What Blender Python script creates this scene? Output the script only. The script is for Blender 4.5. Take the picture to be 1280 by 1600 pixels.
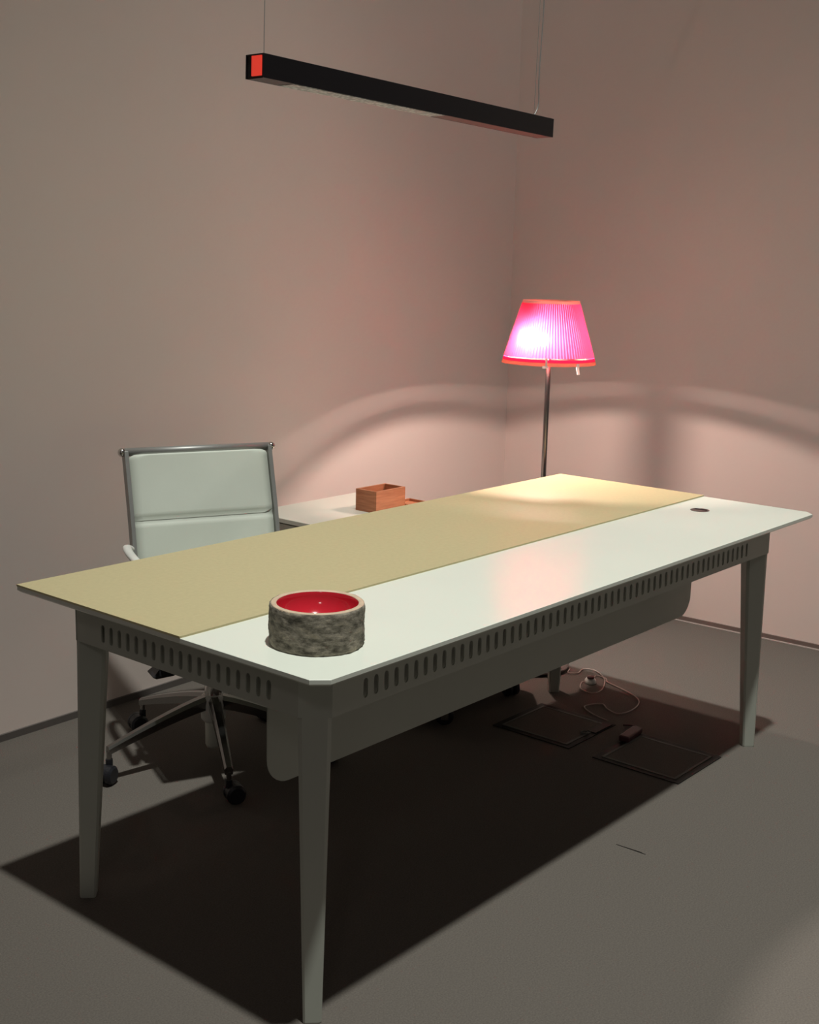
import bpy, bmesh, math, random
from mathutils import Vector, Matrix
random.seed(7)
S = bpy.context.scene
C = S.collection
PI = math.pi
for o in list(bpy.data.objects):
    bpy.data.objects.remove(o, do_unlink=True)

# ------------------------------------------------------------------ camera
F_PX, YAW, PITCH, ROLL = 1942.44, 0.6939, 0.1981, 0.0246
CAM = Vector((-1.4781, -1.4202, 1.4562))
fw = Vector((math.cos(YAW)*math.cos(PITCH), math.sin(YAW)*math.cos(PITCH), -math.sin(PITCH)))
rt = Vector((math.sin(YAW), -math.cos(YAW), 0))
up = rt.cross(fw)
rt2 = rt*math.cos(ROLL) + up*math.sin(ROLL)
up2 = -rt*math.sin(ROLL) + up*math.cos(ROLL)
cd = bpy.data.cameras.new('camera')
cam = bpy.data.objects.new('camera', cd); C.objects.link(cam)
M = Matrix((rt2, up2, -fw)).transposed().to_4x4(); M.translation = CAM
cam.matrix_world = M
cd.sensor_fit = 'VERTICAL'; cd.sensor_height = 24.0; cd.lens = F_PX*24.0/1600.0
cd.clip_start = 0.05
S.camera = cam

# ------------------------------------------------------------------ world, lights, exposure
w = bpy.data.worlds.new('world'); S.world = w; w.use_nodes = True
w.node_tree.nodes['Background'].inputs[0].default_value = (1.0, 0.89, 0.83, 1)
w.node_tree.nodes['Background'].inputs[1].default_value = 0.062
S.view_settings.view_transform = 'Standard'
S.view_settings.look = 'None'
S.view_settings.gamma = 1
S.view_settings.exposure = 0
S.view_settings.use_curve_mapping = False

def spot(name, loc, aim, power, color, half_deg, blend, radius):
    l = bpy.data.lights.new(name, 'SPOT'); l.energy = power; l.color = color
    l.spot_size = math.radians(half_deg*2); l.spot_blend = blend; l.shadow_soft_size = radius
    o = bpy.data.objects.new(name, l); C.objects.link(o); o.location = loc
    o.rotation_euler = (Vector(aim)-Vector(loc)).to_track_quat('-Z', 'Y').to_euler()
    return o
spot('hall_spotlight', (-.45, -2.15, 13.5), (1.15, -.10, .5), 7000, (.97, 1.0, .93), 12.8, 1.0, .22)
spot('hall_spotlight_front', (1.0, -1.8, 9.0), (1.0, -1.8, 0), 1500, (1, .94, .86), 8.4, .008, .05)
spot('added_wall_wash', (-1.2, -4.2, 13.5), (2.6, 1.7, 2.6), 1250, (1, .97, .92), 8.5, 1.0, .3)  # added wash that brightens the upper walls, no known source
spot('fill_spot_left', (-7.0, -5.0, 7.0), (.8, 1.2, 1.2), 90, (1, .93, .88), 18, 1.0, .5)  # weak wide fill from the left

# ------------------------------------------------------------------ materials
def mat(name, col, rough=.5, metal=0, noise=None, bump=None, coat=0, spec=.5, coords='Object'):
    m = bpy.data.materials.new(name); m.use_nodes = True
    nt = m.node_tree; b = nt.nodes['Principled BSDF']
    b.inputs['Base Color'].default_value = (*col, 1)
    b.inputs['Roughness'].default_value = rough
    b.inputs['Metallic'].default_value = metal
    b.inputs['Specular IOR Level'].default_value = spec
    if coat:
        b.inputs['Coat Weight'].default_value = coat; b.inputs['Coat Roughness'].default_value = .05
    tc = nt.nodes.new('ShaderNodeTexCoord')
    if noise:
        sc, amt, detail = noise
        n = nt.nodes.new('ShaderNodeTexNoise'); n.inputs['Scale'].default_value = sc
        n.inputs['Detail'].default_value = detail
        nt.links.new(tc.outputs[coords], n.inputs['Vector'])
        r = nt.nodes.new('ShaderNodeMapRange')
        r.inputs['From Min'].default_value = .3; r.inputs['From Max'].default_value = .7
        r.inputs['To Min'].default_value = 1-amt; r.inputs['To Max'].default_value = 1+amt
        nt.links.new(n.outputs['Fac'], r.inputs['Value'])
        mx = nt.nodes.new('ShaderNodeVectorMath'); mx.operation = 'SCALE'
        mx.inputs[0].default_value = col
        nt.links.new(r.outputs['Result'], mx.inputs['Scale'])
        nt.links.new(mx.outputs['Vector'], b.inputs['Base Color'])
    if bump:
        sc, st, dist = bump
        n = nt.nodes.new('ShaderNodeTexNoise'); n.inputs['Scale'].default_value = sc
        n.inputs['Detail'].default_value = 4
        nt.links.new(tc.outputs[coords], n.inputs['Vector'])
        bp = nt.nodes.new('ShaderNodeBump'); bp.inputs['Strength'].default_value = st
        bp.inputs['Distance'].default_value = dist
        nt.links.new(n.outputs['Fac'], bp.inputs['Height'])
        nt.links.new(bp.outputs['Normal'], b.inputs['Normal'])
    return m

WALL = mat('wall_paint', (.76, .65, .60), .85, noise=(1.3, .02, 3), bump=(60, .05, .002), spec=.2)
CARPET = mat('grey_carpet', (.122, .107, .095), .95, noise=(260, .16, 5), bump=(420, .5, .002), spec=.1)
BASE_D = mat('baseboard_dark', (.11, .095, .088), .6, noise=(20, .05, 2))
BASE_L = mat('baseboard_light', (.55, .48, .45), .5, noise=(20, .05, 2))
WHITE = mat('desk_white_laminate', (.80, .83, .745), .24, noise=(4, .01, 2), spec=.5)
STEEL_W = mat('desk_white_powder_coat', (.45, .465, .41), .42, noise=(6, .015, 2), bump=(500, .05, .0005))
STEEL_D = mat('frame_rail_grey', (.38, .39, .34), .5, noise=(6, .03, 2))
PAD = mat('desk_pad_linoleum', (.51, .44, .255), .5, noise=(90, .035, 4), bump=(300, .08, .0005), spec=.35)
PAD_E = mat('desk_pad_dark_edge', (.035, .027, .014), .6, noise=(60, .1, 2))
GROM = mat('grommet_brown', (.16, .10, .09), .35, noise=(40, .1, 2))
LEATH = mat('white_leather', (.68, .72, .64), .5, noise=(9, .02, 3), bump=(120, .12, .001))
CHROME = mat('polished_aluminium', (.62, .60, .57), .16, 1.0, noise=(30, .02, 2))
CHROME_D = mat('dark_polished_aluminium', (.30, .29, .28), .2, 1.0, noise=(30, .02, 2))
ALU = mat('satin_aluminium', (.34, .34, .33), .45, .5, noise=(30, .03, 2))
BLACK = mat('black_plastic', (.012, .012, .016), .4, noise=(30, .1, 2))
PLASTW = mat('white_plastic', (.72, .72, .68), .4, noise=(20, .02, 2))
BLKMET = mat('black_anodised', (.006, .005, .007), .38, .0, noise=(60, .08, 2))
REDP = mat('red_end_plate', (.78, .055, .035), .5, noise=(50, .06, 2))
REDP.node_tree.nodes['Principled BSDF'].inputs['Emission Color'].default_value = (1, .06, .035, 1)
REDP.node_tree.nodes['Principled BSDF'].inputs['Emission Strength'].default_value = .5   # back-lit red window
CABW = mat('cabinet_white', (.62, .60, .52), .3, noise=(5, .015, 2))
CABS = mat('cabinet_grey_side', (.62, .63, .56), .5, noise=(5, .02, 2))
CABD = mat('cabinet_dark_front', (.03, .03, .03), .5, noise=(5, .05, 2))
FRAMED = mat('floor_box_frame', (.014, .012, .011), .5, spec=.08, noise=(40, .1, 2))
FRAMES = mat('floor_box_steel', (.11, .11, .10), .5, .0, spec=.08, noise=(40, .05, 2))
CORD = mat('pale_cord', (.40, .30, .27), .4, noise=(60, .03, 2))
POLE = mat('lamp_pole_metal', (.22, .20, .20), .28, 1.0, noise=(30, .05, 2))
MAROON = mat('maroon_plug', (.06, .012, .014), .5, noise=(50, .1, 2))
RED_IN = mat('red_enamel', (.55, .016, .032), .14, coat=1.0, noise=(12, .03, 2))
RIMW = mat('pale_cut_wood', (.62, .47, .34), .55, noise=(50, .12, 4), bump=(150, .2, .001))

def bark_mat():
    m = bpy.data.materials.new('birch_bark'); m.use_nodes = True
    nt = m.node_tree; b = nt.nodes['Principled BSDF']; b.inputs['Roughness'].default_value = .85
    tc = nt.nodes.new('ShaderNodeTexCoord')
    mp = nt.nodes.new('ShaderNodeMapping'); mp.inputs['Scale'].default_value = (1, 1, 2.2)
    nt.links.new(tc.outputs['Object'], mp.inputs['Vector'])
    n1 = nt.nodes.new('ShaderNodeTexNoise'); n1.inputs['Scale'].default_value = 38; n1.inputs['Detail'].default_value = 7
    n1.inputs['Roughness'].default_value = .65
    nt.links.new(mp.outputs['Vector'], n1.inputs['Vector'])
    cr = nt.nodes.new('ShaderNodeValToRGB')
    e = cr.color_ramp.elements
    e[0].position = .30; e[0].color = (.035, .028, .020, 1)
    e[1].position = .72; e[1].color = (.42, .36, .27, 1)
    k = e.new(.42); k.color = (.12, .105, .08, 1)
    k = e.new(.55); k.color = (.25, .22, .175, 1)
    nt.links.new(n1.outputs['Fac'], cr.inputs['Fac'])
    nt.links.new(cr.outputs['Color'], b.inputs['Base Color'])
    bp = nt.nodes.new('ShaderNodeBump'); bp.inputs['Strength'].default_value = .8; bp.inputs['Distance'].default_value = .004
    nt.links.new(n1.outputs['Fac'], bp.inputs['Height']); nt.links.new(bp.outputs['Normal'], b.inputs['Normal'])
    return m
BARK = bark_mat()

def wood_mat():
    m = bpy.data.materials.new('bamboo_wood'); m.use_nodes = True
    nt = m.node_tree; b = nt.nodes['Principled BSDF']; b.inputs['Roughness'].default_value = .5
    tc = nt.nodes.new('ShaderNodeTexCoord')
    mp = nt.nodes.new('ShaderNodeMapping'); mp.inputs['Scale'].default_value = (6, 6, 60)
    nt.links.new(tc.outputs['Object'], mp.inputs['Vector'])
    n1 = nt.nodes.new('ShaderNodeTexNoise'); n1.inputs['Scale'].default_value = 2.2; n1.inputs['Detail'].default_value = 5
    nt.links.new(mp.outputs['Vector'], n1.inputs['Vector'])
    cr = nt.nodes.new('ShaderNodeValToRGB'); e = cr.color_ramp.elements
    e[0].position = .3; e[0].color = (.30, .10, .042, 1)
    e[1].position = .7; e[1].color = (.46, .18, .085, 1)
    nt.links.new(n1.outputs['Fac'], cr.inputs['Fac']); nt.links.new(cr.outputs['Color'], b.inputs['Base Color'])
    return m
WOOD = wood_mat()

def shade_mat(name, tcol, dcol, tw, fwd=None):
    m = bpy.data.materials.new(name); m.use_nodes = True
    nt = m.node_tree; nt.nodes.clear()
    out = nt.nodes.new('ShaderNodeOutputMaterial')
    tr = nt.nodes.new('ShaderNodeBsdfTranslucent')
    df = nt.nodes.new('ShaderNodeBsdfDiffuse'); df.inputs['Color'].default_value = (*dcol, 1)
    tc = nt.nodes.new('ShaderNodeTexCoord'); n = nt.nodes.new('ShaderNodeTexNoise'); n.inputs['Scale'].default_value = 30
    nt.links.new(tc.outputs['Object'], n.inputs['Vector'])
    r = nt.nodes.new('ShaderNodeMapRange'); r.inputs['To Min'].default_value = .93; r.inputs['To Max'].default_value = 1.07
    nt.links.new(n.outputs['Fac'], r.inputs['Value'])
    v = nt.nodes.new('ShaderNodeVectorMath'); v.operation = 'SCALE'; v.inputs[0].default_value = tcol
    nt.links.new(r.outputs['Result'], v.inputs['Scale']); nt.links.new(v.outputs['Vector'], tr.inputs['Color'])
    mx = nt.nodes.new('ShaderNodeMixShader'); mx.inputs['Fac'].default_value = tw
    nt.links.new(df.outputs[0], mx.inputs[1]); nt.links.new(tr.outputs[0], mx.inputs[2])
    if fwd:   # thin weave scatters part of the light forwards
        rf = nt.nodes.new('ShaderNodeBsdfRefraction'); rf.inputs['IOR'].default_value = 1.5
        rf.inputs['Roughness'].default_value = .55; rf.inputs['Color'].default_value = (*fwd[0], 1)
        m2 = nt.nodes.new('ShaderNodeMixShader'); m2.inputs['Fac'].default_value = fwd[1]
        nt.links.new(mx.outputs[0], m2.inputs[1]); nt.links.new(rf.outputs[0], m2.inputs[2]); mx = m2
    nt.links.new(mx.outputs[0], out.inputs['Surface'])
    return m
SHADE = shade_mat('pink_pleated_shade', (.90, .036, .105), (.60, .02, .06), .50, ((1.0, .70, .62), .12))
ARC_BAND = shade_mat('pink_arc_band', (.90, .07, .22), (.70, .06, .2), .55)
TRIM = shade_mat('coral_shade_trim', (.75, .26, .18), (.75, .28, .2), .30)
TRIM_T = shade_mat('pale_pink_top_trim', (.9, .50, .42), (.85, .5, .45), .5)
TAG = shade_mat('white_tag', (.8, .75, .72), (.85, .8, .78), .5)
def emit_mat(name, col, s):
    m = bpy.data.materials.new(name); m.use_nodes = True; nt = m.node_tree; nt.nodes.clear()
    out = nt.nodes.new('ShaderNodeOutputMaterial'); e = nt.nodes.new('ShaderNodeEmission')
    e.inputs[0].default_value = (*col, 1); e.inputs[1].default_value = s
    nt.links.new(e.outputs[0], out.inputs['Surface']); return m
BULB = emit_mat('lit_bulb', (1.0, .78, .68), 7200)

def prism_mat():
    m = mat('prismatic_diffuser', (.42, .44, .44), .4, .0)
    nt = m.node_tree; b = nt.nodes['Principled BSDF']
    tc = nt.nodes.new('ShaderNodeTexCoord'); v = nt.nodes.new('ShaderNodeTexVoronoi'); v.inputs['Scale'].default_value = 95
    nt.links.new(tc.outputs['Object'], v.inputs['Vector'])
    cr = nt.nodes.new('ShaderNodeValToRGB'); e = cr.color_ramp.elements
    e[0].position = .1; e[0].color = (.95, .97, .97, 1); e[1].position = .6; e[1].color = (.45, .47, .48, 1)
    nt.links.new(v.outputs['Distance'], cr.inputs['Fac']); nt.links.new(cr.outputs['Color'], b.inputs['Base Color'])
    bp = nt.nodes.new('ShaderNodeBump'); bp.inputs['Strength'].default_value = .7; bp.inputs['Distance'].default_value = .004
    nt.links.new(v.outputs['Distance'], bp.inputs['Height']); nt.links.new(bp.outputs['Normal'], b.inputs['Normal'])
    return m
PRISM = prism_mat()
LOUVRE = mat('dark_cover_lamp_tint', (.20, .085, .075), .35, .2, noise=(40, .05, 2))  # reflection of the pink lamp is tinted into this dark colour

# ------------------------------------------------------------------ helpers
def thing(name, label, cat, loc=(0, 0, 0), rotz=0, group=None):
    o = bpy.data.objects.new(name, None); C.objects.link(o)
    o.location = loc; o.rotation_euler = (0, 0, rotz)
    o['label'] = label; o['category'] = cat
    if group: o['group'] = group
    return o

def obj(name, bm, m, parent=None, smooth=False, loc=None, rotz=0, label=None, bevel=None):
    me = bpy.data.meshes.new(name)
    if isinstance(bm, bmesh.types.BMesh):
        bmesh.ops.recalc_face_normals(bm, faces=bm.faces)
        bm.to_mesh(me); bm.free()
    else:
        me = bm
    me.materials.clear()
    for x in (m if isinstance(m, (list, tuple)) else [m]): me.materials.append(x)
    if smooth:
        for p in me.polygons: p.use_smooth = True
    o = bpy.data.objects.new(name, me); C.objects.link(o)
    if parent: o.parent = parent
    if loc: o.location = loc
    o.rotation_euler = (0, 0, rotz)
    if label: o['label'] = label
    if bevel:
        b = o.modifiers.new('bevel', 'BEVEL'); b.width = bevel; b.segments = 2; b.limit_method = 'ANGLE'
    return o

def struct(name, bm, m):
    o = obj(name, bm, m); o['kind'] = 'structure'; return o

def box(bm, x0, x1, y0, y1, z0, z1, mi=0):
    r = bmesh.ops.create_cube(bm, size=1, matrix=Matrix.Translation(((x0+x1)/2, (y0+y1)/2, (z0+z1)/2)) @ Matrix.Diagonal((x1-x0, y1-y0, z1-z0, 1)))
    for v in r['verts']:
        for f in v.link_faces: f.material_index = mi
    return r
def nbox(*a):
    bm = bmesh.new(); box(bm, *a); return bm

def rings(bm, rs, cap0=True, cap1=True, closed=True):
    """rs: list of rings (lists of points); bridged with quads"""
    vs = [[bm.verts.new(p) for p in r] for r in rs]
    n = len(vs[0])
    for a, b in zip(vs, vs[1:]):
        for i in range(n if closed else n-1):
            bm.faces.new((a[i], a[(i+1) % n], b[(i+1) % n], b[i]))
    if cap0: bm.faces.new(vs[0][::-1])
    if cap1: bm.faces.new(vs[-1])
    return vs

def circ(r, z, n=32, cx=0, cy=0):
    return [(cx+r*math.cos(2*PI*i/n), cy+r*math.sin(2*PI*i/n), z) for i in range(n)]

def lathe(bm, prof, n=40, cx=0, cy=0, cap0=True, cap1=True):
    return rings(bm, [circ(r, z, n, cx, cy) for r, z in prof], cap0, cap1)

def tube(bm, pts, r, n=10, flat=1.0):
    """sweep a round section of radius r (or list) along pts"""
    pts = [Vector(p) for p in pts]; rs = []
    prev = None
    for i, p in enumerate(pts):
        t = (pts[min(i+1, len(pts)-1)] - pts[max(i-1, 0)]).normalized()
        if prev is None:
            a = Vector((0, 0, 1)) if abs(t.z) < .9 else Vector((1, 0, 0))
            s = t.cross(a).normalized()
        else:
            s = (prev - t*prev.dot(t)).normalized()
        prev = s; u = t.cross(s)
        rr = r[i] if isinstance(r, (list, tuple)) else r
        rs.append([p + s*rr*math.cos(2*PI*k/n) + u*rr*flat*math.sin(2*PI*k/n) for k in range(n)])
    rings(bm, rs)

def catmull(pts, k=8):
    pts = [Vector(p) for p in pts]; P = [pts[0]] + pts + [pts[-1]]; out = []
    for i in range(1, len(P)-2):
        for j in range(k):
            t = j/k; a, b, c, d = P[i-1:i+3]
            out.append(.5*((2*b) + (c-a)*t + (2*a-5*b+4*c-d)*t*t + (3*b-a-3*c+d)*t**3))
    out.append(pts[-1]); return out

def prism(bm, poly, z0, z1, mi=0):
    rings(bm, [[(x, y, z0) for x, y in poly], [(x, y, z1) for x, y in poly]])

def sheet_with_holes(outer, holes, thick):
    """flat sheet in local XY (thickness along Z, centred), polygon outline with polygon holes"""
    cu = bpy.data.curves.new('sheet', 'CURVE'); cu.dimensions = '2D'; cu.fill_mode = 'BOTH'; cu.extrude = thick/2
    for poly in [outer] + holes:
        s = cu.splines.new('POLY'); s.points.add(len(poly)-1)
        for q, (x, y) in zip(s.points, poly): q.co = (x, y, 0, 1)
        s.use_cyclic_u = True
    o = bpy.data.objects.new('sheet_tmp', cu); C.objects.link(o)
    dg = bpy.context.evaluated_depsgraph_get()
    me = bpy.data.meshes.new_from_object(o.evaluated_get(dg))
    bpy.data.objects.remove(o); bpy.data.curves.remove(cu)
    return me

def stadium(cx, cy, w, h, k=4):
    r = w/2; pts = []
    for i in range(k+1):
        a = PI*i/k; pts.append((cx+r*math.cos(a), cy+h/2-r+r*math.sin(a)))
    for i in range(k+1):
        a = PI+PI*i/k; pts.append((cx+r*math.cos(a), cy-h/2+r+r*math.sin(a)))
    return pts

def plane_xform(me, origin, xdir, thick_dir):
    """local X->xdir, local Y->world Z, local Z->thick_dir"""
    x = Vector(xdir).to_3d().normalized(); z = Vector((0, 0, 1)); t = Vector(thick_dir).to_3d().normalized()
    Mx = Matrix((x, z, t)).transposed().to_4x4(); Mx.translation = Vector(origin)
    me.transform(Mx); return me

# ------------------------------------------------------------------ room
WA = 0.0235; WX, WY = 3.1402, 1.8614
def wallframe(o): o.location = (WX, WY, 0); o.rotation_euler = (0, 0, WA)
bm = bmesh.new(); box(bm, -4.6, 3.6, -4.4, 2.2, -.06, 0); floor = struct('floor', bm, CARPET)
wl = struct('wall_left', nbox(-7.2, 0, 0, .12, 0, 3.4), WALL); wallframe(wl)
wr = struct('wall_right', nbox(0, .12, -3.0, .12, 0, 3.4), WALL); wallframe(wr)
b1 = struct('baseboard_left', nbox(-7.2, 0, -.008, 0, 0, .022), BASE_D); wallframe(b1)
b2 = struct('baseboard_right', nbox(-.008, 0, -3.0, -.008, .004, .021), mat('baseboard_brown', (.17, .125, .11), .6, noise=(20, .05, 2))); wallframe(b2)
b3 = struct('trim_right', nbox(-.012, 0, -3.0, -.9, 0, .004), BASE_L); wallframe(b3)
# short open seam in the carpet in front of the desk
bm = bmesh.new()
prism(bm, [(1.1600, .055), (1.1610, .056), (1.1655, -.01), (1.1620, -.03)], .0004, .0012)
sm = obj('carpet_seam', bm, FRAMED, floor)

# ------------------------------------------------------------------ desk
L, W, H, MY = 2.1584, .9226, .74, .3732
desk = thing('desk', 'large white desk with slotted aprons, tapered legs and tan pad along its rear', 'desk', (L/2, W/2, 0))
DO = Vector((-L/2, -W/2, 0))
def dpart(name, bm, m, **k):
    return obj(name, bm, m, desk, loc=DO, **k)
T = .013; cc = .027
# tabletop with chamfered corners and an under-bevelled edge
def top_poly(i, c):
    return [(i, i+c), (i+c, i), (L-i-c, i), (L-i, i+c), (L-i, W-i), (i, W-i)]
bm = bmesh.new()
rings(bm, [[(x, y, H-T) for x, y in top_poly(.005, cc-.002)], [(x, y, H-T+.0045) for x, y in top_poly(0, cc)],
           [(x, y, H-.0006) for x, y in top_poly(0, cc)], [(x, y, H) for x, y in top_poly(.0006, cc)]])
dpart('tabletop', bm, WHITE)
# pad (tan top, dark edge)
bm = bmesh.new(); box(bm, -.001, L+.001, MY, W+.001, H, H+.0042)
for f in bm.faces:
    f.material_index = 0 if f.calc_center_median().z > H+.004 else 1
p_ = obj('desk_pad', bm, [PAD, PAD_E], desk, loc=DO, label='tan desk pad with dark edge')
# grommet
gx, gy = 1.934, .272
gr = dpart('cable_grommet', (lambda b: (lathe(b, [(.0285, H), (.0285, H+.0012), (.025, H+.0018), (.024, H+.0006)], 32, gx, gy), b)[1])(bmesh.new()), GROM, smooth=False)
gr['label'] = 'brown round cable outlet'
bm = bmesh.new(); box(bm, gx+.004, gx+.010, gy-.020, gy+.020, H+.0016, H+.0026); g2 = obj('grommet_slot', bm, BLACK, gr)
# aprons
XL, XR, YF, YB = .072, L-.093, .081, W-.064
ZB, ZT = .6245, H-T
ch = .045
def apron(p0, p1, n_out, slots=None, first=None, last=None):
    p0, p1 = Vector((*p0, 0)), Vector((*p1, 0)); d = p1-p0; ln = d.length
    holes = []
    if slots:
        for i in range(slots):
            s = first + (last-first)*i/(slots-1)
            holes.append(stadium(s, (.679+.640)/2, .0128, .040))
    me = sheet_with_holes([(0, ZB), (ln, ZB), (ln, ZT), (0, ZT)], holes, .003)
    plane_xform(me, p0 - Vector((*n_out, 0)).normalized()*.0015, d, n_out)
    return dpart('apron', me, STEEL_W)
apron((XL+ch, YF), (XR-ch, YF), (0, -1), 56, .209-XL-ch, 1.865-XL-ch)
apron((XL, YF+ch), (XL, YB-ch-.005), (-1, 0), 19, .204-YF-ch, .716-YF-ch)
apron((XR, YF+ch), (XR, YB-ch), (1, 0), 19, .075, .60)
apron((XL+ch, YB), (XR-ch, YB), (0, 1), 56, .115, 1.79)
for a, b, n in (((XL, YF+ch), (XL+ch, YF), (-1, -1)), ((XR-ch, YF), (XR, YF+ch), (1, -1)),
                ((XL, YB-ch), (XL+ch, YB), (-1, 1)), ((XR-ch, YB), (XR, YB-ch), (1, 1))):
    me = sheet_with_holes([(0, ZB), ((Vector(b)-Vector(a)).length, ZB), ((Vector(b)-Vector(a)).length, ZT), (0, ZT)], [], .003)
    nn = Vector((*n, 0)).normalized()
    plane_xform(me, Vector((*a, 0))-nn*.0015, Vector((*b, 0))-Vector((*a, 0)), n)
    dpart('corner_plate', me, STEEL_W)
# legs: square tubes set diagonally, tapering to the floor
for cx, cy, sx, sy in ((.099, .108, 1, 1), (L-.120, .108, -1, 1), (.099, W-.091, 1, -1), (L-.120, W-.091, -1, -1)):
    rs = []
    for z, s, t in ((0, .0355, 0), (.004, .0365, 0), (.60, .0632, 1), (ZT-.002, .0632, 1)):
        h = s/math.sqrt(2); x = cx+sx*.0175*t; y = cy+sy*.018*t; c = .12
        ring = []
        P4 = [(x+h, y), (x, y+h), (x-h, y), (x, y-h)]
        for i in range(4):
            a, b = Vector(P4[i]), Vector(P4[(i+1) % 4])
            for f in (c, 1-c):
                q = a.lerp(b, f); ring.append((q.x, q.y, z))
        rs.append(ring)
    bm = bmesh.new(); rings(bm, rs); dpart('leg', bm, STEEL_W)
# modesty panel with rounded lower corners, returns on brackets
x0, x1, zb, R_ = .160, 1.965, .404, .06
pts = [(x0, ZT), (x0, zb+R_)] + [(x0+R_-R_*math.cos(a), zb+R_-R_*math.sin(a)) for a in [PI/2*i/8 for i in range(1, 9)]]
pts += [(x1-R_+R_*math.sin(a), zb+R_-R_*math.cos(a)) for a in [PI/2*i/8 for i in range(0, 9)]] + [(x1, ZT)]
me = sheet_with_holes(pts, [], .003); plane_xform(me, (0, .30, 0), (1, 0, 0), (0, -1, 0))
dpart('modesty_panel', me, STEEL_W)
bm = bmesh.new(); box(bm, .20, 1.95, .48, .52, .69, ZT); dpart('crossbar', bm, STEEL_W)
# solid frame rails behind the slotted aprons
for a in ((.14, 2.0, YF+.024, YF+.027), (.14, 2.0, YB-.027, YB-.024), (XL+.024, XL+.027, .15, .80), (XR-.027, XR-.024, .15, .80)):
    dpart('frame_rail', nbox(*a, .627, ZT), STEEL_D)

# ------------------------------------------------------------------ bowl
BX, BY, BR, BH = .165, .168, .091, .079
bowl = thing('bark_bowl', 'round bark-covered bowl with glossy red inside on front corner of the desk', 'bowl', (BX, BY, H+.0008))
bm = bmesh.new(); rs = []
N = 128
for j in range(15):
    z = BH*j/14; ring = []
    for i in range(N):
        a = 2*PI*i/N
        d = .0012*math.sin(3*a+1)+.0007*math.sin(7*a+j*.6)+.0006*math.sin(23*a+j*1.7)+.0009*(random.random()-.5)
        r = BR+d - (.002 if j == 0 else 0) - (.0012 if j == 14 else 0)
        ring.append((r*math.cos(a), r*math.sin(a), z))
    rs.append(ring)
rs.append(circ(BR-.006, BH, N)); rs.append(circ(BR-.006, BH-.004, N))
rings(bm, rs, True, False); obj('bark_wall', bm, BARK, bowl, smooth=True)
bm = bmesh.new(); lathe(bm, [(BR-.0025, BH-.003), (BR-.0025, BH+.0004), (BR-.004, BH+.0014), (BR-.0115, BH+.0014), (BR-.013, BH)], 96, cap0=False, cap1=False)
obj('rim', bm, RIMW, bowl, smooth=True, label='pale cut wood rim')
bm = bmesh.new(); pr = [(BR-.0125, BH+.0005)]+[((BR-.014)*math.cos(a), BH-.002-.058*math.sin(a)) for a in [PI/2*k/14 for k in range(14)]]+[(.001, BH-.060)]
lathe(bm, pr, 96, cap0=False); o = obj('lining', bm, RED_IN, bowl, smooth=True, label='glossy red enamel lining')

# ------------------------------------------------------------------ office chair
ch_u = .055
chair = thing('office_chair', 'low-backed office chair in white leather on chrome five-star base behind desk', 'chair', (.835, 1.238, 0), math.radians(-23.7))
# profile of the suspension frame (b backwards, z up)
prof = catmull([(0, -.235, .447), (0, -.20, .463), (0, -.05, .452), (0, .10, .448), (0, .175, .463), (0, .207, .51), (0, .226, .59), (0, .252, .69), (0, .283, .79), (0, .311, .878)], 6)
HW = .226
def rail(u):
    bm = bmesh.new(); rs = []
    for i, p in enumerate(prof):
        t = (prof[min(i+1, len(prof)-1)]-prof[max(0, i-1)]).normalized(); n = Vector((0, -t.z, t.y))
        a = .019; b = .006
        rs.append([Vector((u+sx*b, p.y, p.z))+n*sy*a for sx, sy in ((-1, -1), (1, -1), (1, 1), (-1, 1))])
    rings(bm, rs); return bm
for s in (-1, 1):
    obj('side_rail', rail(ch_u+s*HW), ALU, chair, bevel=.002)
def upholstery(i0, i1, seams, name):
    bm = bmesh.new(); seg = prof[i0:i1+1]; fr, bk = [], []
    NU = 16; hw = HW-.008
    tot = len(seg)-1
    for i, p in enumerate(seg):
        t = (seg[min(i+1, tot)]-seg[max(0, i-1)]).normalized(); n = Vector((0, -t.z, t.y))
        near = min(abs(i-s) for s in seams)
        th = .004+.011*min(1, (near/.8)) if near < .8 else .015
        rowf, rowb = [], []
        for j in range(NU+1):
            v = -1+2*j/NU; e = 1-.55*max(0, (abs(v)-.9)/.1)**2
            hww = hw
            if name == 'backrest' and i >= tot-1:   # rounded top corners
                hww = hw - (.004 if i == tot-1 else .016)
            u = ch_u+v*hww
            dz = 0
            rowf.append(Vector((u, p.y, p.z))+n*th*e); rowb.append(Vector((u, p.y, p.z))-n*th*.6*e)
        fr.append(rowf); bk.append(rowb)
    rs = [f+b[::-1] for f, b in zip(fr, bk)]
    rings(bm, rs)
    o = obj(name, bm, LEATH, chair, smooth=True)
    return o
seatp = upholstery(0, 26, [0, 9, 18, 26], 'seat')
# denser profile for the back
prof_s = prof
prof = catmull([prof_s[26], prof_s[30], prof_s[36], prof_s[42], prof_s[48], prof_s[53]], 9)
tot = len(prof)-1
zseam = min(range(tot+1), key=lambda i: abs(prof[i].z-.680)); zse2 = min(range(tot+1), key=lambda i: abs(prof[i].z-.55))
upholstery(0, tot, [0, zse2, zseam, tot+1.0], 'backrest')
prof = prof_s
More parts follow.
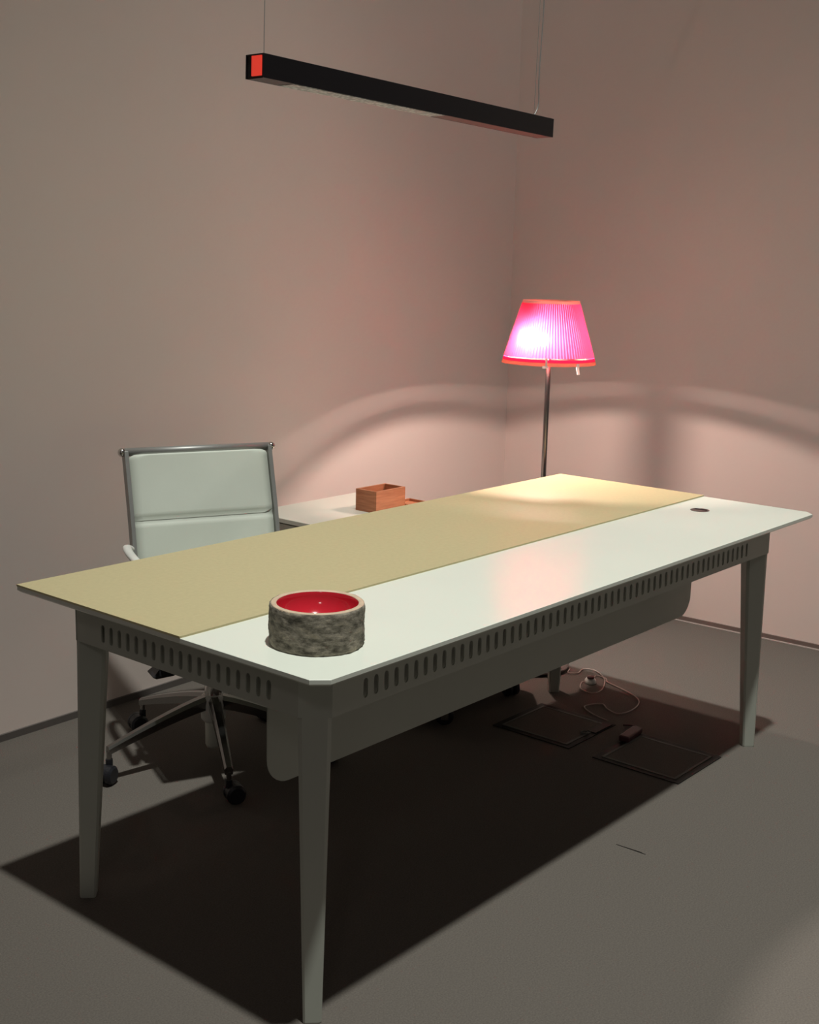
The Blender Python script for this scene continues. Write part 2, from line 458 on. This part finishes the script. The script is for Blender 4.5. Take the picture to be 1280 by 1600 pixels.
# top and front cross bars
tp = prof[-1]
bm = bmesh.new(); tube(bm, [(ch_u-HW, tp.y, tp.z), (ch_u+HW, tp.y, tp.z)], .0125, 12); obj('top_bar', bm, ALU, chair, smooth=True)
fp = prof[0]
bm = bmesh.new(); tube(bm, [(ch_u-HW, fp.y, fp.z), (ch_u+HW, fp.y, fp.z)], .009, 12); obj('front_bar', bm, ALU, chair, smooth=True)
for s in (-1, 1):
    bm = bmesh.new(); bmesh.ops.create_uvsphere(bm, u_segments=16, v_segments=10, radius=.0135, matrix=Matrix.Translation((ch_u+s*(HW+.009), tp.y-.002, tp.z)))
    obj('corner_knob', bm, CHROME, chair, smooth=True, label='bright chrome corner knob')
# armrests
for s in (-1, 1):
    x = ch_u+s*(HW+.012); xo = ch_u+s*(HW+.045)
    pts = catmull([(x-s*.004, .222, .600), (xo-s*.018, .195, .612), (xo-s*.008, .12, .610), (xo-s*.008, -.02, .598), (xo-s*.008, -.10, .56), (xo-s*.008, -.10, .52), (x, -.03, .47), (x-s*.01, .02, .452)], 6)
    bm = bmesh.new(); tube(bm, pts, .0135, 12, .7); a = obj('armrest', bm, PLASTW, chair, smooth=True)
# under-seat mechanism, lever, column
bm = bmesh.new(); tube(bm, [(ch_u-HW, .02, .44), (ch_u-HW*.5, .01, .415), (0, 0, .40), (ch_u+HW*.5, .01, .415), (ch_u+HW, .02, .44)], .014, 10); obj('seat_bracket', bm, ALU, chair, smooth=True)
bm = bmesh.new(); box(bm, -.05, .05, -.08, .10, .355, .41); obj('tilt_mechanism', bm, BLACK, chair, bevel=.012)
bm = bmesh.new(); tube(bm, [(-.04, .0, .372), (-.13, -.01, .345), (-.155, -.012, .30)], .005, 8)
rings(bm, [[(-.155, -.03, .318), (-.155, .006, .318), (-.140, .006, .318), (-.140, -.03, .318)], [(-.190, -.045, .286), (-.190, .02, .286), (-.118, .02, .290), (-.118, -.045, .290)], [(-.178, -.038, .278), (-.178, .015, .278), (-.128, .015, .282), (-.128, -.038, .282)]])
obj('tilt_lever', bm, BLACK, chair)
bm = bmesh.new(); lathe(bm, [(.014, .20), (.014, .36)], 20); lathe(bm, [(.024, .17), (.026, .19), (.025, .28), (.02, .29)], 24)
obj('gas_column', bm, CHROME, chair, smooth=True)
bm = bmesh.new(); lathe(bm, [(.020, .035), (.024, .045), (.0245, .12), (.022, .125)], 24)
obj('column_sleeve', bm, CABS, chair, smooth=True)
bm = bmesh.new(); lathe(bm, [(.030, .118), (.036, .126), (.038, .17), (.034, .195), (.026, .20)], 28); obj('base_hub', bm, PLASTW, chair, smooth=True)
def arm_bm():
    bm = bmesh.new(); rs = []
    for t in [i/8 for i in range(9)]:
        r = .028+t*.302; z = .178-.084*t**1.25; hw_ = .017-.006*t; hh = .020-.009*t
        rs.append([(r, -hw_, z-hh), (r, -hw_*1.05, z+hh*.4), (r, -hw_*.6, z+hh), (r, hw_*.6, z+hh), (r, hw_*1.05, z+hh*.4), (r, hw_, z-hh)])
    rings(bm, rs)
    lathe(bm, [(.0075, .060), (.0075, .09)], 12, .326, 0)
    return bm
def caster_bm():
    bm = bmesh.new()
    for s in (-1, 1):
        rs = []
        for y, r in ((s*.006, .024), (s*.010, .0275), (s*.020, .0275), (s*.026, .021)):
            rs.append([(r*math.cos(2*PI*k/24), y, .0275+r*math.sin(2*PI*k/24)) for k in range(24)])
        rings(bm, rs)
    rings(bm, [[(.026*math.cos(a), y, .0285+.026*math.sin(a)) for a in [PI*k/10 for k in range(11)]] for y in (-.021, .021)])
    lathe(bm, [(.010, .045), (.010, .068)], 12, -.016, 0)
    return bm
arm0 = obj('base_arm', arm_bm(), CHROME_D, chair)
cast0 = obj('caster', caster_bm(), BLACK, arm0)
world_angles = [91, 166, 236, 308, 22]
yaws = [70, 35, 100, 10, -40]
for i, (wa_, yw) in enumerate(zip(world_angles, yaws)):
    if i == 0: a, c = arm0, cast0
    else:
        a = arm0.copy(); C.objects.link(a); a.parent = chair
        c = cast0.copy(); C.objects.link(c); c.parent = a
    a.rotation_euler = (0, 0, math.radians(wa_+23.7))
    c.location = (.326+.016*math.cos(math.radians(yw)), .016*math.sin(math.radians(yw)), 0); c.rotation_euler = (0, 0, math.radians(yw))

# ------------------------------------------------------------------ mobile cabinet
CX0, CX1, CY0, CY1, CZ = 1.40, 1.985, .875, 1.69, .60
cab = thing('mobile_cabinet', 'low white-topped cabinet on black casters standing between desk and left wall', 'cabinet', ((CX0+CX1)/2, (CY0+CY1)/2, 0))
CO = Vector((-(CX0+CX1)/2, -(CY0+CY1)/2, 0))
def cpart(name, bm, m, **k): return obj(name, bm, m, cab, loc=CO, **k)
cpart('cabinet_top', nbox(CX0, CX1, CY0, CY1, CZ-.016, CZ), CABW, bevel=.0015)
cpart('body', nbox(CX0+.006, CX1-.006, CY0+.02, CY1-.004, .085, CZ-.020), CABS, bevel=.002)
cpart('shadow_gap', nbox(CX0+.012, CX1-.012, CY0+.03, CY1-.01, CZ-.021, CZ-.0155), CABD)
for k in range(3):
    za = .090+k*.162
    d = cpart('drawer', nbox(CX0+.008, CX1-.008, CY0+.002, CY0+.02, za, za+.156), CABD, bevel=.0015)
    hb = bmesh.new(); box(hb, (CX0+CX1)/2-.06, (CX0+CX1)/2+.06, CY0-.006, CY0+.002, za+.12, za+.128)
    obj('drawer_handle', hb, ALU, d)
def cab_caster():
    bm = bmesh.new()
    for s in (-1, 1):
        rs = []
        for x, r in ((s*.005, .024), (s*.009, .030), (s*.019, .030), (s*.024, .024)):
            rs.append([(x, r*math.cos(2*PI*k/24), .030+r*math.sin(2*PI*k/24)) for k in range(24)])
        rings(bm, rs)
    lathe(bm, [(.012, .05), (.012, .086)], 12)
    return bm
me = None
for i, (x, y, rz) in enumerate(((1.53, .915, .7), (1.895, .915, -.3), (1.49, 1.65, .2), (1.895, 1.65, 1.0))):
    if me is None:
        o = obj('caster', cab_caster(), BLACK, cab); me = o.data
        hb0 = obj('caster_bracket', (lambda b: (box(b, -.027, .027, -.012, .012, .052, .066), box(b, .0245, .0275, -.012, .012, .02, .066), box(b, -.0275, -.0245, -.012, .012, .02, .066), b)[3])(bmesh.new()), CHROME, o); o0 = o
    else:
        o = o0.copy(); C.objects.link(o); o.parent = cab
        h = hb0.copy(); C.objects.link(h); h.parent = o
    o.location = (x+CO.x, y+CO.y, 0); o.rotation_euler = (0, 0, rz)

# ------------------------------------------------------------------ wooden boxes on cabinet
def tray(name, label, x0, x1, y0, y1, h, t, group=None):
    r = thing(name, label, 'box', ((x0+x1)/2, (y0+y1)/2, CZ))
    lx, ly = (x1-x0)/2, (y1-y0)/2
    for (a, b, c, d) in ((-lx, -lx+t, -ly+t, ly-t), (lx-t, lx, -ly+t, ly-t), (-lx, lx, -ly, -ly+t), (-lx, lx, ly-t, ly)):
        obj('side_board', nbox(a, b, c, d, 0, h), WOOD, r, bevel=.0008)
    obj('bottom_board', nbox(-lx+t, lx-t, -ly+t, ly-t, 0, t), WOOD, r)
    return r
tray('wooden_box', 'open brown wooden box standing on the white cabinet top', 1.69, 1.845, 1.366, 1.462, .077, .008)
tray('wooden_tray', 'shallow brown wooden tray just right of the taller wooden box', 1.85, 1.945, 1.335, 1.43, .014, .005)

# ------------------------------------------------------------------ floor lamp
LX, LY = 2.211, 1.028
lamp = thing('floor_lamp', 'lit floor lamp with pink pleated shade on slim pole behind the desk', 'lamp', (LX, LY, 0))
bm = bmesh.new(); lathe(bm, [(.112, 0), (.114, .008), (.124, .011), (.125, .017), (.118, .023), (.07, .029), (.02, .032), (.012, .038), (.0095, .045)], 64)
obj('base', bm, POLE, lamp, smooth=False, bevel=None)
bm = bmesh.new(); lathe(bm, [(.0092, .03), (.0092, 1.27), (.006, 1.275), (.006, 1.325), (.003, 1.33)], 20); obj('pole', bm, POLE, lamp, smooth=True)
ZB0, ZT0, RB, RT = 1.120, 1.338, .165, .097
TH, GAP = .022, .004  # slit under the pleats is added to throw the bright wall arc
def rad(z): return RB+(RT-RB)*(z-ZB0)/(ZT0-ZB0)
NPL = 88
bm = bmesh.new(); rs = []
for z in (ZB0+TH+GAP, ZB0+.06, ZB0+.12, ZT0-.008):
    rs.append([((rad(z)+(.0016 if k % 2 else -.0016))*math.cos(PI*k/NPL), (rad(z)+(.0016 if k % 2 else -.0016))*math.sin(PI*k/NPL), z) for k in range(2*NPL)])
rings(bm, rs, False, False)
shade = obj('lamp_shade', bm, SHADE, lamp, label='pink pleated shade, lit from within')
def band(z0, z1, m, lab, t=.0012):
    bm = bmesh.new(); lathe(bm, [(rad(z0)+t, z0), (rad(z1)+t, z1), (rad(z1)-t, z1), (rad(z0)-t, z0), (rad(z0)+t, z0)], 96, cap0=False, cap1=False)
    return obj('shade_trim', bm, m, shade, smooth=False, label=lab)
band(ZB0, ZB0+.012, TRIM, 'coral lower trim')
band(ZB0+.012, ZB0+TH, ARC_BAND, 'added pink band above the trim', .0014)  # added band, sized to cast the dark arc on the walls
band(ZT0-.010, ZT0, TRIM_T, 'pale pink upper trim')
# spider holding the shade, arm and socket of the off-centre bulb
bm = bmesh.new()
for k in range(3):
    a = .5+2*PI*k/3
    tube(bm, [(.005*math.cos(a), .005*math.sin(a), 1.318), (rad(1.33)*math.cos(a), rad(1.33)*math.sin(a), 1.329)], .0012, 6)
obj('shade_carrier', bm, CHROME, lamp)
for k in range(3):
    bm = bmesh.new(); a = .5+2*PI*k/3; r1 = rad(ZB0+TH)-.001; r2 = rad(ZB0+.04)-.0035
    tube(bm, [(r1*math.cos(a), r1*math.sin(a), ZB0+.012), (r2*math.cos(a), r2*math.sin(a), ZB0+.04)], .0012, 6)
    obj('trim_clip', bm, PLASTW, lamp)
bxo = -.075; bz = ZB0+.079
bm = bmesh.new(); tube(bm, [(0, 0, 1.262), (bxo*.6, 0, 1.262), (bxo, 0, 1.255)], .004, 8); lathe(bm, [(.003, bz+.0075), (.004, bz+.018), (.010, bz+.02), (.010, bz+.055), (.005, bz+.06)], 16, bxo, 0)
obj('socket', bm, CHROME, lamp)
bm = bmesh.new(); bmesh.ops.create_uvsphere(bm, u_segments=20, v_segments=12, radius=.0095, matrix=Matrix.Translation((bxo, -.0055, bz)))
obj('bulb', bm, BULB, lamp, smooth=True)
bm = bmesh.new(); lathe(bm, [(.010, 1.330), (.010, 1.332), (.0965, 1.332), (.0965, 1.330)], 48, cap0=False, cap1=False)
obj('added_top_disc', bm, TRIM_T, lamp)  # unseen disc added to break up the light leaving the shade top
# two white plastic tags on the rim
for ang, kind in ((211, 0), (-110, 1)):
    a = math.radians(ang); r = RB+.003
    bm = bmesh.new()
    if kind == 0:
        box(bm, -.002, .002, -.003, .003, .0, .030); box(bm, -.003, .004, -.013, .006, -.006, .002)
    else:
        rings(bm, [[(-.002, -.005, .010), (.002, -.005, .010), (.002, .005, .010), (-.002, .005, .010)],
                   [(-.002, -.006, -.008), (.002, -.006, -.008), (.002, .005, -.008), (-.002, .005, -.008)],
                   [(-.002, -.001, -.026), (.002, -.001, -.026), (.002, .009, -.026), (-.002, .009, -.026)]])
    o = obj('plastic_tag', bm, TAG, lamp, loc=(r*math.cos(a), r*math.sin(a), ZB0), rotz=a, label='white plastic tag on the shade rim')
# cord with in-line foot switch
cpts = [(LX+.06, LY-.125+.01), (2.229, .893), (2.25, .865), (2.306, .876), (2.318, .83), (2.255, .755), (2.152, .705), (2.1, .712), (2.113, .765), (2.175, .80), (2.20, .79)]
cp2 = [(2.20, .765), (2.235, .79), (2.275, .80), (2.27, .76), (2.239, .732), (2.207, .648), (2.169, .575), (2.117, .538), (2.038, .524), (1.986, .542), (2.001, .59), (2.03, .63), (1.97, .66), (1.925, .60), (1.905, .53)]
def cordline(pp):
    return catmull([(x-LX, y-LY, .0045) for x, y in pp], 6)
bm = bmesh.new(); tube(bm, cordline(cpts), .0021, 8); tube(bm, cordline(cp2), .0021, 8)
cord = obj('power_cord', bm, CORD, lamp, smooth=True, label='pale cord looping over the carpet')
bm = bmesh.new(); lathe(bm, [(.019, .001), (.021, .004), (.020, .014), (.014, .022), (.001, .024)], 24, 2.195-LX, .778-LY); obj('foot_switch', bm, PLASTW, cord, smooth=True)
bm = bmesh.new(); lathe(bm, [(.013, .022), (.013, .028), (.001, .030)], 20, 2.190-LX, .774-LY); obj('switch_button', bm, MAROON, cord, smooth=True)

# ------------------------------------------------------------------ floor boxes
def floor_box(label, x0, x1, y0, y1, handle):
    r = thing('floor_box', label, 'floor outlet', ((x0+x1)/2, (y0+y1)/2, 0), 0, None)
    lx, ly = (x1-x0)/2, (y1-y0)/2
    def ring(a, b, z1, z0=.0006):
        bm = bmesh.new()
        box(bm, -lx+a, lx-a, -ly+a, -ly+b, z0, z1); box(bm, -lx+a, lx-a, ly-b, ly-a, z0, z1)
        box(bm, -lx+a, -lx+b, -ly+b, ly-b, z0, z1); box(bm, lx-b, lx-a, -ly+b, ly-b, z0, z1); return bm
    obj('frame', ring(0, .020, .003), FRAMED, r)
    obj('steel_edge', ring(.020, .029, .0045), FRAMES, r, label='brighter steel edging')
    obj('lid', nbox(-lx+.030, lx-.030, -ly+.030, ly-.030, .0006, .004), CARPET, r)
    return r, lx, ly
r, lx, ly = floor_box('recessed floor box in the shadow, further from camera, with ring pull', 1.62, 1.898, .497, .786, 1)
bm = bmesh.new(); box(bm, lx-.115, lx-.012, -ly+.004, -ly+.034, .003, .006); obj('cable_flap', bm, FRAMED, r)
bm = bmesh.new(); tube(bm, [(-.0+lx-.14+.011*math.cos(a), -ly+.03+.011*math.sin(a), .008) for a in [2*PI*k/16 for k in range(17)]], .0022, 6); obj('ring_pull', bm, FRAMES, r)
r, lx, ly = floor_box('recessed floor box half out of the shadow near the right front leg', 1.613, 1.886, .119, .408, 0)
pl = thing('power_plug', 'small dark maroon plug block lying between the two floor boxes', 'plug', (1.835, .405, .0032), .1)
bm = bmesh.new(); box(bm, -.055, .055, -.017, .017, 0, .02); obj('plug_body', bm, MAROON, pl, bevel=.005)
bm = bmesh.new(); tube(bm, catmull([(.05, 0, .01), (.075, .01, .006), (.09, .03, .003), (.075, .06, .003)], 5), .003, 8); obj('plug_lead', bm, MAROON, pl, smooth=True)

# ------------------------------------------------------------------ linear pendant
PY = .72; px0, px1 = .545, 1.716; zl, zr = 1.9075, 1.881; sec = .0525; wid = .058
ang = math.atan2(zr-zl, px1-px0); PL = (px1-px0)/math.cos(ang)
pend = thing('linear_pendant', 'slim black linear pendant lamp, unlit, hanging level above the desk', 'ceiling lamp', (px0, PY, zl))
pend.rotation_euler = (0, -ang, 0)
bm = bmesh.new()
box(bm, 0, PL, 0, .003, -sec, 0); box(bm, 0, PL, wid-.003, wid, -sec, 0); box(bm, 0, PL, .003, wid-.003, -.003, 0)
box(bm, .004, .10, .003, wid-.003, -sec, -sec+.003)
obj('housing', bm, BLKMET, pend)
obj('end_plate', nbox(.002, .006, .003, wid-.003, -sec+.002, -.003), BLKMET, pend)
obj('end_plate', nbox(PL-.004, PL, .003, wid-.003, -sec, -.003), BLKMET, pend)
bm = bmesh.new(); box(bm, -.0015, .002, .006, .037, -sec+.005, -.004); obj('end_marker', bm, REDP, pend, label='back-lit red end window')
bm = bmesh.new(); box(bm, .10, .66, .004, wid-.004, -sec-.001, -sec+.003); obj('diffuser', bm, PRISM, pend, label='grey prismatic diffuser panel')
bm = bmesh.new(); box(bm, .66, PL-.004, .004, wid-.004, -sec, -sec+.003); obj('blank_cover', bm, LOUVRE, pend, label='dark blank cover with pink lamp reflection painted in')
for x, y in ((.020, .020), (PL-.075, .020)):
    bm = bmesh.new(); tube(bm, [(x, y, -.001), (x, y, 1.2)], .0009, 6); obj('suspension_wire', bm, ALU, pend)
bm = bmesh.new(); x = PL-.075
pp = catmull([(x, .022, 0), (x+.006, .022, .006), (x+.020, .022, .028), (x+.022, .022, .06), (x+.018, .022, .10), (x+.020, .022, .2), (x+.023, .022, .3), (x+.018, .022, .42), (x+.02, .022, .7), (x+.02, .022, 1.2)], 6)
tube(bm, pp, .0016, 8); obj('power_flex', bm, ALU, pend, smooth=True)
# rail that carries the pendant, fixed to the right wall above the picture
bm = bmesh.new(); tube(bm, [(-.3, PY+.02, 3.10), (WX+.03, PY+.02, 3.10)], .003, 8)
rail_ = obj('ceiling_rail', bm, BLKMET); rail_['kind'] = 'structure'
